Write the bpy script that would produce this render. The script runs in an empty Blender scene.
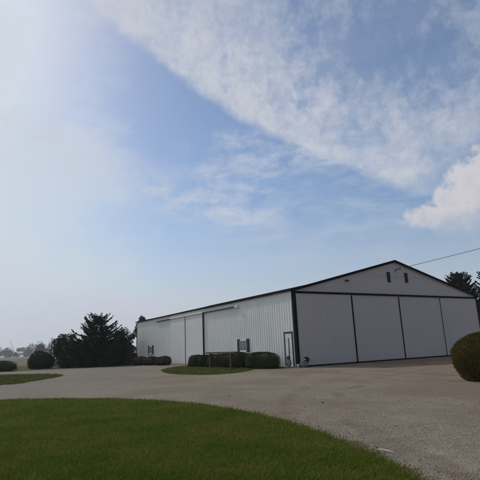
import bpy, bmesh, math, random
import numpy as np
from mathutils import Vector, Matrix

scene = bpy.context.scene
COL = scene.collection
rad = math.radians

# ------------------------------------------------------------------ camera
F_PX, PITCH, ROLL, CAM_H = 447.35, 0.2345, -0.0415, 1.55
def cam_axes():
    f = Vector((0, math.cos(PITCH), math.sin(PITCH)))
    u = Vector((0, -math.sin(PITCH), math.cos(PITCH)))
    r = Vector((1, 0, 0))
    c, s = math.cos(ROLL), math.sin(ROLL)
    return c * r + s * u, -s * r + c * u, f
CR, CU, CF = cam_axes()
cam_data = bpy.data.cameras.new('camera')
cam = bpy.data.objects.new('camera', cam_data)
COL.objects.link(cam)
cam_data.sensor_width = 36
cam_data.lens = 36 * F_PX / 480
cam_data.clip_start = 0.1
cam_data.clip_end = 9000
m = Matrix((CR, CU, -CF)).transposed().to_4x4()
m.translation = (0, 0, CAM_H)
cam.matrix_world = m
scene.camera = cam

def sky_dir(x, y):
    """bearing and height in degrees of a direction seen from the site"""
    d = ((x - 240) / F_PX * CR - (y - 240) / F_PX * CU + CF).normalized()
    return math.degrees(math.atan2(d.x, d.y)), math.degrees(math.asin(d.z))

# ------------------------------------------------------------------ light
SUN_AZ, SUN_EL = -44.0, 39.0        # degrees clockwise from +Y, above horizon
SUN_STRENGTH = 2.2
SKY_STRENGTH = 0.10
EXPOSURE = 0.0
scene.view_settings.view_transform = 'Standard'
scene.view_settings.look = 'None'
scene.view_settings.gamma = 1
scene.view_settings.use_curve_mapping = False
scene.view_settings.exposure = EXPOSURE
scene.cycles.use_denoising = True
scene.cycles.use_adaptive_sampling = True
scene.cycles.adaptive_threshold = 0.03
scene.cycles.time_limit = 900
scene.cycles.max_bounces = 8
scene.cycles.volume_bounces = 1
scene.cycles.volume_max_steps = 64

sun_vec = Vector((math.sin(rad(SUN_AZ)) * math.cos(rad(SUN_EL)),
                  math.cos(rad(SUN_AZ)) * math.cos(rad(SUN_EL)), math.sin(rad(SUN_EL))))
sl = bpy.data.lights.new('sun', 'SUN')
sl.energy = SUN_STRENGTH
sl.angle = rad(0.6)
sl.color = (1.0, 0.95, 0.87)
sun = bpy.data.objects.new('sun', sl)
COL.objects.link(sun)
sun.rotation_euler = sun_vec.to_track_quat('Z', 'Y').to_euler()
sun.location = (-40, 40, 60)


# ---- small maths language for node trees
class V:
    tree = None
    def __init__(self, s): self.s = s
    def _n(self, op, *a, clamp=False):
        n = V.tree.nodes.new('ShaderNodeMath'); n.operation = op; n.use_clamp = clamp
        for i, x in enumerate((self,) + a):
            if isinstance(x, V): V.tree.links.new(x.s, n.inputs[i])
            else: n.inputs[i].default_value = x
        return V(n.outputs[0])
    def __add__(s, o): return s._n('ADD', o)
    def __sub__(s, o): return s._n('SUBTRACT', o)
    def __mul__(s, o): return s._n('MULTIPLY', o)
    def __truediv__(s, o): return s._n('DIVIDE', o)
    __radd__ = __add__
    __rmul__ = __mul__
    def __rsub__(s, o): return s * -1.0 + o
    def max(s, o): return s._n('MAXIMUM', o)
    def min(s, o): return s._n('MINIMUM', o)
    def abs(s): return s._n('ABSOLUTE')
    def pow(s, o): return s._n('POWER', o)
    def sat(s): return s._n('ADD', 0.0, clamp=True)
    def step(s, a, b):
        n = V.tree.nodes.new('ShaderNodeMapRange'); n.interpolation_type = 'SMOOTHSTEP'
        V.tree.links.new(s.s, n.inputs['Value'])
        n.inputs['From Min'].default_value = a; n.inputs['From Max'].default_value = b
        return V(n.outputs['Result'])

def vcombine(x, y, z=0.0):
    n = V.tree.nodes.new('ShaderNodeCombineXYZ')
    for i, q in enumerate((x, y, z)):
        if isinstance(q, V): V.tree.links.new(q.s, n.inputs[i])
        else: n.inputs[i].default_value = q
    return n.outputs[0]

def vnoise(vec, scale, detail=4, rough=0.55, dist=0.0):
    n = V.tree.nodes.new('ShaderNodeTexNoise')
    n.inputs['Scale'].default_value = scale
    n.inputs['Detail'].default_value = detail
    n.inputs['Roughness'].default_value = rough
    n.inputs['Distortion'].default_value = dist
    V.tree.links.new(vec, n.inputs['Vector'])
    return V(n.outputs[0])

def vmix(f, a, b):
    n = V.tree.nodes.new('ShaderNodeMix'); n.data_type = 'RGBA'
    for sock, q in ((n.inputs[0], f), (n.inputs[6], a), (n.inputs[7], b)):
        if isinstance(q, V): V.tree.links.new(q.s, sock)
        elif hasattr(q, 'is_linked'): V.tree.links.new(q, sock)
        elif isinstance(q, (tuple, list)): sock.default_value = (*q, 1)
        else: sock.default_value = q
    return n.outputs[2]

# ------------------------------------------------------------------ world
world = bpy.data.worlds.new('World')
scene.world = world
world.use_nodes = True
nt = world.node_tree
nt.nodes.clear()
V.tree = nt
out = nt.nodes.new('ShaderNodeOutputWorld')
bg = nt.nodes.new('ShaderNodeBackground')
bg.inputs['Strength'].default_value = SKY_STRENGTH
nt.links.new(bg.outputs[0], out.inputs[0])
sky = nt.nodes.new('ShaderNodeTexSky')
sky.sky_type = 'NISHITA'
sky.sun_disc = False
sky.sun_elevation = rad(SUN_EL)
sky.sun_rotation = rad(SUN_AZ)
sky.air_density = 1.0
sky.dust_density = 0.8
sky.ozone_density = 1.6
tc = nt.nodes.new('ShaderNodeTexCoord')
sep = nt.nodes.new('ShaderNodeSeparateXYZ')
nt.links.new(tc.outputs['Generated'], sep.inputs[0])
dx, dy, dz = (V(sep.outputs[i]) for i in range(3))
az = dx._n('ARCTAN2', dy) * 57.29578
el = dz._n('ARCSINE') * 57.29578
# the high cloud layer, seen in perspective on its own level
lay = vcombine(dx / (dz.max(0.02) + 0.12), dy / (dz.max(0.02) + 0.12), 0.0)
rot = nt.nodes.new('ShaderNodeMapping'); rot.inputs['Rotation'].default_value = (0, 0, rad(-52))
rot.inputs['Scale'].default_value = (1.0, 2.6, 1.0)
nt.links.new(lay, rot.inputs['Vector'])
streak = rot.outputs[0]
ang = vcombine(az * 0.1, el * 0.1, 0.0)
n_big = vnoise(ang, 0.55, 3, 0.5) - 0.5
n_mid = vnoise(ang, 1.6, 5, 0.6, 0.4) - 0.5
n_fine = vnoise(ang, 5.5, 6, 0.65, 0.3) - 0.5
n_streak = vnoise(streak, 2.2, 7, 0.62, 0.5)
n_streak2 = vnoise(streak, 7.0, 6, 0.6, 0.3)

def side(p, q, warp=0.0):
    """signed angle (degrees) left of the line p -> q on the sky"""
    (a0, e0), (a1, e1) = sky_dir(*p), sky_dir(*q)
    L = math.hypot(a1 - a0, e1 - e0)
    nx, ny = -(e1 - e0) / L, (a1 - a0) / L
    v = (az - a0) * nx + (el - e0) * ny
    return v + warp if isinstance(warp, V) else v
def spot(p, rx, ry, k=1.0):
    a0, e0 = sky_dir(*p)
    u, w = (az - a0) / rx, (el - e0) / ry
    return (u * u + w * w).pow(0.5)

K = 1.0 / SKY_STRENGTH
cl = nt.nodes.new('ShaderNodeVectorMath'); cl.operation = 'MINIMUM'
nt.links.new(sky.outputs[0], cl.inputs[0]); cl.inputs[1].default_value = (0.72 * K, 0.78 * K, 0.86 * K)
hsv = nt.nodes.new('ShaderNodeHueSaturation'); hsv.inputs['Saturation'].default_value = 1.16
nt.links.new(cl.outputs[0], hsv.inputs['Color'])
col = vmix(0.06, hsv.outputs[0], (0.50 * K, 0.58 * K, 0.80 * K))
def c(r, g, b): return (r * K, g * K, b * K)
warp1 = n_mid * 5.0 + n_fine * 2.0
# pale haze low down
hz = (1.0 - el.step(-3.0, 25.0)).pow(1.35) * 0.92
col = vmix(hz.sat(), col, c(0.462, 0.484, 0.555))
# bright veil towards the sun
n_iso = vnoise(ang, 2.6, 9, 0.68, 0.25)
n_iso2 = vnoise(ang, 9.0, 7, 0.68, 0.2)
n_soft = vnoise(streak, 1.6, 8, 0.6, 0.8)
def diag(deg, stretch):
    mp_ = nt.nodes.new('ShaderNodeMapping'); mp_.inputs['Rotation'].default_value = (0, 0, rad(deg))
    mp_.inputs['Scale'].default_value = (1.0, stretch, 1.0)
    nt.links.new(ang, mp_.inputs['Vector'])
    return mp_.outputs[0]
n_up = vnoise(diag(-24, 3.4), 1.5, 8, 0.62, 0.5)       # streaks climbing to the right
n_down = vnoise(diag(36, 2.6), 1.5, 9, 0.64, 0.4)      # streaks along the long band
veil = (side((66, 0), (70, 240)) * -1.0 + n_big * 20.0 + n_mid * 12.0 + n_fine * 4.0 + (n_down - 0.5) * 16.0).step(-12.0, 11.0)
v2 = spot((24, 184), 14.0, 9.0) + n_mid * 1.2 + n_big * 1.5 + (n_up - 0.5) * 1.2
veil = veil.max(1.0 - v2.step(0.2, 1.3))
low_fade = el.step(1.0, 13.0)
veil = veil * (0.46 + n_down * 0.4 + n_up * 0.3 + n_mid * 0.4) * (0.35 + low_fade * 0.65)
col = vmix(veil.sat() * 0.92, col, c(0.60, 0.665, 0.735))
# the long cirrus band
band_lo = side((80, -6), (404, 194), warp1 * 0.55 + n_big * 1.5)
m1 = band_lo.step(-0.4, 1.3)
tail = side((376, 236), (512, 124), warp1 * 1.4).step(-1.5, 5.0)
body = n_down * 0.34 + n_iso * 0.38 + n_iso2 * 0.28 + n_big * 0.35
holes = spot((395, 30), 16.0, 11.0) + n_mid * 2.6 + n_fine * 1.6
thin = 1.0 - (1.0 - holes.step(0.25, 1.25)) * 0.72
edge_dense = 0.56 + (1.0 - band_lo.step(4.0, 17.0)) * 0.44
m1 = m1 * (0.45 + body.step(0.33, 0.61) * 0.55) * thin * edge_dense * tail
col = vmix((m1 * 0.92).sat(), col, c(0.58, 0.60, 0.655))
# thin milk under the band, towards the right
milk = spot((330, 205), 26.0, 9.0) + n_mid * 1.2
col = vmix(((1.0 - milk.step(0.2, 1.3)) * n_up.step(0.35, 0.75) * 0.35).sat(), col, c(0.58, 0.62, 0.70))
# lower wisps
feather = n_up * 0.55 + n_iso * 0.25 + n_iso2 * 0.2
w2 = side((60, 152), (275, 216), n_mid * 4.0 + n_big * 3.0).abs()
m2 = (1.0 - w2.step(0.2, 4.6)) * feather.step(0.36, 0.66)
m2 = m2 * (1.0 - (az - sky_dir(272, 212)[0] + n_mid * 5.0).step(-5.0, 5.0))
w3 = spot((238, 168), 7.0, 5.5) + n_mid * 1.6 + n_fine * 0.5
m3 = (1.0 - w3.step(0.1, 1.3)) * feather.step(0.38, 0.64) * 0.85
w4 = spot((296, 156), 8.0, 3.2) + n_mid * 1.4
m4 = (1.0 - w4.step(0.1, 1.3)) * feather.step(0.38, 0.64) * 0.7
col = vmix((m2.max(m3).max(m4) * 0.86).sat(), col, c(0.58, 0.615, 0.69))
# one small heap cloud low on the right
n_puff = vnoise(ang, 4.2, 8, 0.62, 0.15) - 0.5
cw = n_puff * 1.7 + n_fine * 0.9
h = spot((480, 190), 3.8, 4.0) + cw
for p, rx, ry in (((468, 179), 2.1, 2.0), ((455, 202), 2.8, 2.2), ((436, 217), 3.6, 1.6), ((470, 215), 4.6, 3.0), ((520, 190), 6, 5)):
    h = h.min(spot(p, rx, ry) + cw)
mh = 1.0 - h.step(0.66, 1.18)
base = (el + n_puff * 3.0).step(sky_dir(455, 244)[1], sky_dir(455, 208)[1])
mh = mh * (0.04 + base * 0.96)
lit = (el + n_puff * 16.0 - az * 0.25 + 6.0).step(9.0, 17.0)
ccol = vmix(lit, c(0.50, 0.51, 0.57), c(0.66, 0.635, 0.65))
col = vmix((mh * 0.84).sat(), col, ccol)
nt.links.new(col, bg.inputs['Color'])

# ------------------------------------------------------------------ materials
def mat(name, base, rough=0.85, var=0.0, scale=8.0, metal=0.0, bump=0.0, bscale=40.0, col2=None, trans=0.0, spec=0.3, island=0.0, detail=5):
    mt = bpy.data.materials.new(name); mt.use_nodes = True
    t = mt.node_tree; V.tree = t
    b = t.nodes['Principled BSDF']
    b.inputs['Roughness'].default_value = rough
    b.inputs['Metallic'].default_value = metal
    b.inputs['Specular IOR Level'].default_value = spec
    co = t.nodes.new('ShaderNodeTexCoord').outputs['Object']
    src = base
    if col2 is not None:
        src = vmix(vnoise(co, scale, detail, 0.6).step(0.35, 0.65), base, col2)
    if island:
        g = t.nodes.new('ShaderNodeNewGeometry')
        hs = t.nodes.new('ShaderNodeHueSaturation')
        hs.inputs['Saturation'].default_value = 1.0
        r = V(g.outputs['Random Per Island'])
        t.links.new((r * island + (1.0 - island / 2)).s, hs.inputs['Value'])
        t.links.new((r.pow(2.0) * 0.03 + 0.485).s, hs.inputs['Hue'])
        if isinstance(src, tuple): hs.inputs['Color'].default_value = (*src, 1)
        else: t.links.new(src, hs.inputs['Color'])
        src = hs.outputs[0]
    if isinstance(src, tuple): b.inputs['Base Color'].default_value = (*src, 1)
    else: t.links.new(src, b.inputs['Base Color'])
    if bump:
        bp = t.nodes.new('ShaderNodeBump'); bp.inputs['Strength'].default_value = bump
        bp.inputs['Distance'].default_value = 0.02
        t.links.new(vnoise(co, bscale, 4).s, bp.inputs['Height'])
        t.links.new(bp.outputs[0], b.inputs['Normal'])
    if trans:
        tr = t.nodes.new('ShaderNodeBsdfTranslucent')
        mx = t.nodes.new('ShaderNodeMixShader'); mx.inputs[0].default_value = trans
        if isinstance(src, tuple): tr.inputs[0].default_value = (*src, 1)
        else: t.links.new(src, tr.inputs[0])
        o = t.nodes['Material Output']
        t.links.new(b.outputs[0], mx.inputs[1]); t.links.new(tr.outputs[0], mx.inputs[2])
        t.links.new(mx.outputs[0], o.inputs[0])
    return mt

def dirty_metal(name, base, dirt, rough=0.5):
    """painted sheet steel with faint vertical run-off dirt and panel variation"""
    mt = bpy.data.materials.new(name); mt.use_nodes = True
    t = mt.node_tree; V.tree = t
    b = t.nodes['Principled BSDF']
    b.inputs['Roughness'].default_value = rough
    b.inputs['Specular IOR Level'].default_value = 0.3
    co = t.nodes.new('ShaderNodeTexCoord').outputs['Object']
    mp = t.nodes.new('ShaderNodeMapping'); mp.inputs['Scale'].default_value = (1, 1, 0.07)
    t.links.new(co, mp.inputs['Vector'])
    s = vnoise(mp.outputs[0], 3.5, 6, 0.65)
    sp = t.nodes.new('ShaderNodeSeparateXYZ'); t.links.new(co, sp.inputs[0])
    z = V(sp.outputs[2])
    low = (1.0 - (z + (s - 0.5) * 0.9).step(0.0, 0.75)) * 0.55     # splash dirt at the foot
    big = vnoise(co, 0.5, 3, 0.5).step(0.3, 0.7) * 0.25
    f = (s.step(0.42, 0.75) * 0.35 + low + big).sat()
    t.links.new(vmix(f, base, dirt), b.inputs['Base Color'])
    bp = t.nodes.new('ShaderNodeBump'); bp.inputs['Strength'].default_value = 0.25; bp.inputs['Distance'].default_value = 0.02
    t.links.new(vnoise(co, 0.9, 3).s, bp.inputs['Height'])
    t.links.new(bp.outputs[0], b.inputs['Normal'])
    return mt

M = {}
M['steel'] = dirty_metal('white_ribbed_steel', (0.74, 0.735, 0.70), (0.58, 0.57, 0.52))
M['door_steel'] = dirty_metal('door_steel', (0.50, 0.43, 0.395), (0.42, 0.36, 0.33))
M['slide_steel'] = dirty_metal('slide_steel', (0.70, 0.69, 0.67), (0.62, 0.61, 0.58))
M['black'] = mat('black_trim', (0.006, 0.006, 0.007), 0.75, spec=0.06, col2=(0.010, 0.010, 0.011), scale=3)
M['roof'] = mat('dark_roof_steel', (0.007, 0.007, 0.008), 0.95, col2=(0.010, 0.010, 0.010), scale=2, spec=0.0)
M['darkgrey'] = mat('dark_grey_paint', (0.022, 0.023, 0.025), 0.7, col2=(0.035, 0.035, 0.037), scale=12)
M['shutter'] = mat('shutter_paint', (0.035, 0.04, 0.045), 0.6)
M['white'] = mat('white_paint', (0.70, 0.71, 0.72), 0.5, col2=(0.6, 0.6, 0.6), scale=5)
M['glass'] = mat('window_glass', (0.10, 0.11, 0.12), 0.08, spec=0.6)
M['lamp'] = mat('lamp_housing', (0.72, 0.72, 0.72), 0.4)
M['lens'] = mat('lamp_lens', (0.25, 0.26, 0.27), 0.15, spec=0.6)
M['timber'] = mat('weathered_dark_timber', (0.045, 0.035, 0.028), 0.9, col2=(0.075, 0.06, 0.05), scale=14, bump=0.4)
M['wire'] = mat('wire_sheath', (0.03, 0.03, 0.03), 0.6)
M['pole'] = mat('pole_timber', (0.12, 0.09, 0.07), 0.9, col2=(0.08, 0.06, 0.05), scale=6)
M['greypole'] = mat('grey_pole', (0.12, 0.12, 0.13), 0.7)
M['ceramic'] = mat('pale_grey_glaze', (0.22, 0.21, 0.21), 0.6, col2=(0.15, 0.145, 0.145), scale=9)
M['stonepot'] = mat('brown_grey_pot', (0.17, 0.14, 0.135), 0.8, col2=(0.22, 0.19, 0.18), scale=12)
M['whitepot'] = mat('white_pot', (0.75, 0.73, 0.70), 0.5)
M['flower'] = mat('dark_red_leaves', (0.11, 0.018, 0.018), 0.7, island=0.8, trans=0.2)
M['plant'] = mat('pot_plant_leaves', (0.03, 0.045, 0.018), 0.7, island=0.7, trans=0.2)
M['bark'] = mat('bark', (0.06, 0.048, 0.038), 0.95, col2=(0.09, 0.075, 0.06), scale=10)
M['spruce'] = mat('spruce_needles', (0.032, 0.048, 0.027), 0.8, island=1.1, trans=0.1, spec=0.1)
M['leaf'] = mat('dark_leaves', (0.040, 0.050, 0.025), 0.8, island=1.1, trans=0.15, spec=0.15)
M['yew'] = mat('clipped_yew', (0.028, 0.036, 0.016), 0.8, island=1.2, trans=0.12, spec=0.15, col2=(0.042, 0.046, 0.017), scale=2.2)
M['bush'] = mat('clipped_olive', (0.066, 0.064, 0.015), 0.8, island=1.0, trans=0.2, spec=0.1, col2=(0.086, 0.064, 0.017), scale=2.6)
M['brownbush'] = mat('browning_shrub', (0.03, 0.032, 0.015), 0.85, island=0.9, trans=0.15, spec=0.1, col2=(0.075, 0.045, 0.03), scale=1.8)
M['stem'] = mat('dry_stem', (0.20, 0.15, 0.10), 0.9)
M['grass_far'] = mat('grass_blades_far', (0.088, 0.112, 0.018), 0.8, island=0.9, trans=0.25, spec=0.1, col2=(0.125, 0.124, 0.034), scale=0.6)
M['grass'] = mat('grass_blades', (0.098, 0.145, 0.013), 0.75, island=0.9, trans=0.3, spec=0.1, col2=(0.165, 0.172, 0.032), scale=0.75)
M['stones'] = mat('loose_stones', (0.32, 0.275, 0.22), 0.9, island=1.1, spec=0.2)
M['farwood'] = mat('far_wood_leaves', (0.026, 0.028, 0.022), 0.9, island=0.7, spec=0.05)
M['driftwood'] = mat('bleached_wood', (0.62, 0.58, 0.52), 0.8, col2=(0.5, 0.46, 0.4), scale=20)
M['rock'] = mat('dark_stone', (0.07, 0.065, 0.06), 0.9)

# ------------------------------------------------------------------ helpers
def tag(o, label=None, cat=None, group=None, kind=None):
    if label: o['label'] = label
    if cat: o['category'] = cat
    if group: o['group'] = group
    if kind: o['kind'] = kind
    return o
def empty(name, loc, rz=0.0, parent=None):
    o = bpy.data.objects.new(name, None); COL.objects.link(o)
    o.location = loc; o.rotation_euler = (0, 0, rz); o.empty_display_size = 0.3
    if parent: o.parent = parent
    return o
def link(name, me, material, parent=None, loc=None):
    o = bpy.data.objects.new(name, me); COL.objects.link(o)
    if material is not None and not me.materials: me.materials.append(material)
    if parent: o.parent = parent
    if loc is not None: o.location = loc
    return o
class MB:
    """gathers simple shapes into ONE mesh"""
    def __init__(self): self.bm = bmesh.new()
    def box(self, x0, x1, y0, y1, z0, z1, bev=0.0):
        r = bmesh.ops.create_cube(self.bm, size=1.0)
        for v in r['verts']:
            v.co = Vector(((x0 + x1) / 2 + v.co.x * (x1 - x0), (y0 + y1) / 2 + v.co.y * (y1 - y0), (z0 + z1) / 2 + v.co.z * (z1 - z0)))
        if bev:
            es = list({e for v in r['verts'] for e in v.link_edges})
            bmesh.ops.bevel(self.bm, geom=es, offset=bev, segments=2, affect='EDGES', profile=0.6)
        return self
    def tube(self, pts, rads, seg=8, caps=True):
        pts = [Vector(p) for p in pts]
        if not hasattr(rads, '__len__'): rads = [rads] * len(pts)
        rings = []
        for i, p in enumerate(pts):
            d = (pts[min(i + 1, len(pts) - 1)] - pts[max(i - 1, 0)]).normalized()
            a = d.orthogonal().normalized() if abs(d.z) > 0.95 else d.cross(Vector((0, 0, 1))).normalized()
            b = d.cross(a)
            rings.append([self.bm.verts.new(p + rads[i] * (math.cos(2 * math.pi * k / seg) * a + math.sin(2 * math.pi * k / seg) * b)) for k in range(seg)])
        for r0, r1 in zip(rings, rings[1:]):
            for k in range(seg):
                self.bm.faces.new((r0[k], r0[(k + 1) % seg], r1[(k + 1) % seg], r1[k]))
        if caps:
            self.bm.faces.new(rings[0][::-1]); self.bm.faces.new(rings[-1])
        return self
    def lathe(self, prof, cx=0, cy=0, seg=20):
        rings = [[self.bm.verts.new((cx + r * math.cos(2 * math.pi * k / seg), cy + r * math.sin(2 * math.pi * k / seg), z)) for k in range(seg)] for r, z in prof]
        for r0, r1 in zip(rings, rings[1:]):
            for k in range(seg):
                self.bm.faces.new((r0[k], r0[(k + 1) % seg], r1[(k + 1) % seg], r1[k]))
        self.bm.faces.new(rings[0][::-1]); self.bm.faces.new(rings[-1])
        return self
    def prism(self, poly, axis, a0, a1):
        """poly in the two other axes, extruded along axis from a0 to a1"""
        def P(u, v, a):
            return {'x': (a, u, v), 'y': (u, a, v), 'z': (u, v, a)}[axis]
        A = [self.bm.verts.new(P(u, v, a0)) for u, v in poly]
        B = [self.bm.verts.new(P(u, v, a1)) for u, v in poly]
        n = len(poly)
        for i in range(n):
            self.bm.faces.new((A[i], A[(i + 1) % n], B[(i + 1) % n], B[i]))
        self.bm.faces.new(A[::-1]); self.bm.faces.new(B)
        return self
    def build(self, name, material, parent=None, loc=None, smooth=False):
        bmesh.ops.recalc_face_normals(self.bm, faces=self.bm.faces)
        me = bpy.data.meshes.new(name); self.bm.to_mesh(me); self.bm.free()
        if smooth:
            for p in me.polygons: p.use_smooth = True
        return link(name, me, material, parent, loc)

def np_mesh(name, verts, faces):
    """verts (N,3); faces (M,k) with one k"""
    me = bpy.data.meshes.new(name)
    verts = np.asarray(verts, np.float32); faces = np.asarray(faces, np.int32)
    k = faces.shape[1]
    me.vertices.add(len(verts)); me.vertices.foreach_set('co', verts.ravel())
    me.loops.add(faces.size); me.loops.foreach_set('vertex_index', faces.ravel())
    me.polygons.add(len(faces)); me.polygons.foreach_set('loop_start', np.arange(len(faces), dtype=np.int32) * k)
    me.update(calc_edges=True)
    return me
def unit(v): return v / np.maximum(np.linalg.norm(v, axis=-1, keepdims=True), 1e-9)
def leaf_quads(cen, axis, size, width, rng):
    """one small pointed quad per centre: long along axis, random roll"""
    n = len(cen)
    axis = unit(axis)
    sidev = unit(np.cross(axis, unit(rng.normal(size=(n, 3)))))
    L = np.broadcast_to(np.asarray(size, float), (n,))[:, None] / 2
    W = np.broadcast_to(np.asarray(width, float), (n,))[:, None] / 2
    v = np.stack([cen - axis * L, cen + sidev * W - axis * L * 0.1, cen + axis * L, cen - sidev * W - axis * L * 0.1], 1).reshape(-1, 3)
    f = np.arange(n * 4).reshape(-1, 4)
    return v, f
def join(parts):
    vs, fs, o = [], [], 0
    for v, f in parts:
        vs.append(v); fs.append(f + o); o += len(v)
    return np.concatenate(vs), np.concatenate(fs)
def poly_sheet(name, pts, z, material, label=None, kind='structure', cell=None):
    me = bpy.data.meshes.new(name)
    me.from_pydata([(x, y, z) for x, y in pts], [], [list(range(len(pts)))])
    if me.polygons[0].normal.z < 0: me.flip_normals()
    o = link(name, me, material); o['kind'] = kind
    return o
def smooth_poly(pts, n=4, closed=True):
    """Catmull-Rom through the points"""
    P = [Vector((*p, 0)) for p in pts]; out = []
    N = len(P)
    for i in range(N):
        p0, p1, p2, p3 = P[(i - 1) % N], P[i], P[(i + 1) % N], P[(i + 2) % N]
        for k in range(n):
            t = k / n
            q = 0.5 * ((2 * p1) + (p2 - p0) * t + (2 * p0 - 5 * p1 + 4 * p2 - p3) * t * t + (3 * p1 - p0 - 3 * p2 + p3) * t ** 3)
            out.append((q.x, q.y))
    return out
def inside(px, py, poly):
    px = np.asarray(px); py = np.asarray(py); r = np.zeros(px.shape, bool)
    for (x0, y0), (x1, y1) in zip(poly, poly[1:] + poly[:1]):
        if y0 == y1: continue
        c_ = ((y0 > py) != (y1 > py)) & (px < (x1 - x0) * (py - y0) / (y1 - y0) + x0)
        r ^= c_
    return r
def edge_dist(px, py, poly):
    px = np.asarray(px); py = np.asarray(py); d = np.full(px.shape, 1e9)
    for (x0, y0), (x1, y1) in zip(poly, poly[1:] + poly[:1]):
        ex, ey = x1 - x0, y1 - y0; L = ex * ex + ey * ey + 1e-12
        t = np.clip(((px - x0) * ex + (py - y0) * ey) / L, 0, 1)
        d = np.minimum(d, np.hypot(px - x0 - t * ex, py - y0 - t * ey))
    return d

# ------------------------------------------------------------------ building frame
YAW = -0.5469
CORNER = Vector((3.657, 32.535, 0))
AX_S = Vector((math.sin(YAW), math.cos(YAW), 0))      # along the long side, away
AX_D = Vector((math.cos(YAW), -math.sin(YAW), 0))     # along the front, to the right
def site(s, d, z=0.0):
    p = CORNER + AX_S * s + AX_D * d
    return Vector((p.x, p.y, z))
def site2(s, d):
    p = site(s, d); return (p.x, p.y)

# ------------------------------------------------------------------ ground
def ground_mat():
    mt = bpy.data.materials.new('dry_field'); mt.use_nodes = True
    t = mt.node_tree; V.tree = t; b = t.nodes['Principled BSDF']
    b.inputs['Roughness'].default_value = 0.95; b.inputs['Specular IOR Level'].default_value = 0.1
    co = t.nodes.new('ShaderNodeTexCoord').outputs['Object']
    c1 = vmix(vnoise(co, 0.02, 5).step(0.35, 0.65), (0.135, 0.105, 0.07), (0.085, 0.075, 0.05))
    c2 = vmix(vnoise(co, 1.3, 6, 0.7).step(0.4, 0.7), c1, (0.17, 0.135, 0.092))
    t.links.new(c2, b.inputs['Base Color'])
    return mt
def gravel_mat():
    mt = bpy.data.materials.new('gravel'); mt.use_nodes = True
    t = mt.node_tree; V.tree = t; b = t.nodes['Principled BSDF']
    b.inputs['Roughness'].default_value = 0.95; b.inputs['Specular IOR Level'].default_value = 0.15
    tcn = t.nodes.new('ShaderNodeTexCoord'); co = tcn.outputs['Object']
    vor = t.nodes.new('ShaderNodeTexVoronoi'); vor.inputs['Scale'].default_value = 55; t.links.new(co, vor.inputs['Vector'])
    vcol = t.nodes.new('ShaderNodeSeparateColor'); t.links.new(vor.outputs['Color'], vcol.inputs[0])
    rnd = V(vcol.outputs[0])
    base = vmix(rnd.step(0.0, 1.0), (0.160, 0.129, 0.096), (0.290, 0.240, 0.184))
    base = vmix(rnd.step(0.93, 1.0) * 0.8, base, (0.42, 0.385, 0.33))
    # wheel-worn bands and soft blotches
    blot = vnoise(co, 0.22, 6, 0.6, 0.6)
    base = vmix((vnoise(co, 0.5, 7, 0.65, 1.0).step(0.5, 0.72) * 0.6).sat(), base, (0.32, 0.27, 0.21))
    base = vmix((blot.step(0.40, 0.62) * 0.7).sat(), base, (0.175, 0.133, 0.092))
    fineb = vnoise(co, 2.4, 6, 0.7)
    base = vmix((fineb.step(0.48, 0.7) * 0.6).sat(), base, (0.155, 0.124, 0.092))
    # brown earth tracked out in front of the hangar doors
    mp = t.nodes.new('ShaderNodeMapping'); mp.vector_type = 'TEXTURE'
    mp.inputs['Location'].default_value = CORNER; mp.inputs['Rotation'].default_value = (0, 0, -YAW)
    t.links.new(co, mp.inputs['Vector'])
    sp = t.nodes.new('ShaderNodeSeparateXYZ'); t.links.new(mp.outputs[0], sp.inputs[0])
    D, S = V(sp.outputs[0]), V(sp.outputs[1])
    wob = (vnoise(co, 0.35, 5, 0.6) - 0.5) * 7.0
    zone = (D + wob).step(-1.5, 4.0) * (1.0 - (D + wob).step(25.0, 32.0)) * (S + wob * 0.6).step(-21.0, -14.0) * (1.0 - S.step(0.2, 0.6))
    mp2 = t.nodes.new('ShaderNodeMapping'); mp2.inputs['Scale'].default_value = (0.35, 1.3, 1)
    mp2.inputs['Rotation'].default_value = (0, 0, YAW - 0.35)
    t.links.new(co, mp2.inputs['Vector'])
    ruts = vnoise(mp2.outputs[0], 0.8, 5, 0.65, 0.8)
    base = vmix((zone * (0.45 + ruts.step(0.35, 0.6) * 0.55)).sat(), base, (0.26, 0.165, 0.098))
    base = vmix((zone * ruts.step(0.53, 0.62) * 0.75).sat(), base, (0.11, 0.066, 0.040))
    # curved tyre tracks where machines turn towards the doors
    for (cs, cd, R_, wd_) in ((-23.0, 16.0, 12.6, 0.24), (-23.0, 16.0, 14.4, 0.24), (-30.0, 4.0, 20.4, 0.22), (-30.0, 4.0, 22.0, 0.22), (-8.0, -24.0, 21.0, 0.3), (-8.0, -24.0, 22.8, 0.3)):
        u, w = D - cd, S - cs
        dist = ((u * u + w * w).pow(0.5) + (vnoise(co, 0.25, 2) - 0.5) * 2.2 - R_).abs()
        tr = (1.0 - dist.step(wd_ * 0.4, wd_ * 1.5)) * vnoise(co, 0.6, 4, 0.6).step(0.36, 0.62)
        base = vmix((tr * 0.55).sat(), base, (0.135, 0.098, 0.068))
    # greyer tone blended in towards the left drive
    sp2 = t.nodes.new('ShaderNodeSeparateXYZ'); t.links.new(co, sp2.inputs[0])
    X = V(sp2.outputs[0])
    base = vmix(((1.0 - (X + wob).step(-12.0, -4.0)) * 0.55).sat(), base, (0.175, 0.162, 0.148))
    t.links.new(base, b.inputs['Base Color'])
    bp = t.nodes.new('ShaderNodeBump'); bp.inputs['Strength'].default_value = 0.7; bp.inputs['Distance'].default_value = 0.02
    hgt = V(vor.outputs['Distance']) * -1.0 + vnoise(co, 3.0, 6, 0.7) * 1.2
    t.links.new(hgt.s, bp.inputs['Height']); t.links.new(bp.outputs[0], b.inputs['Normal'])
    return mt
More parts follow.
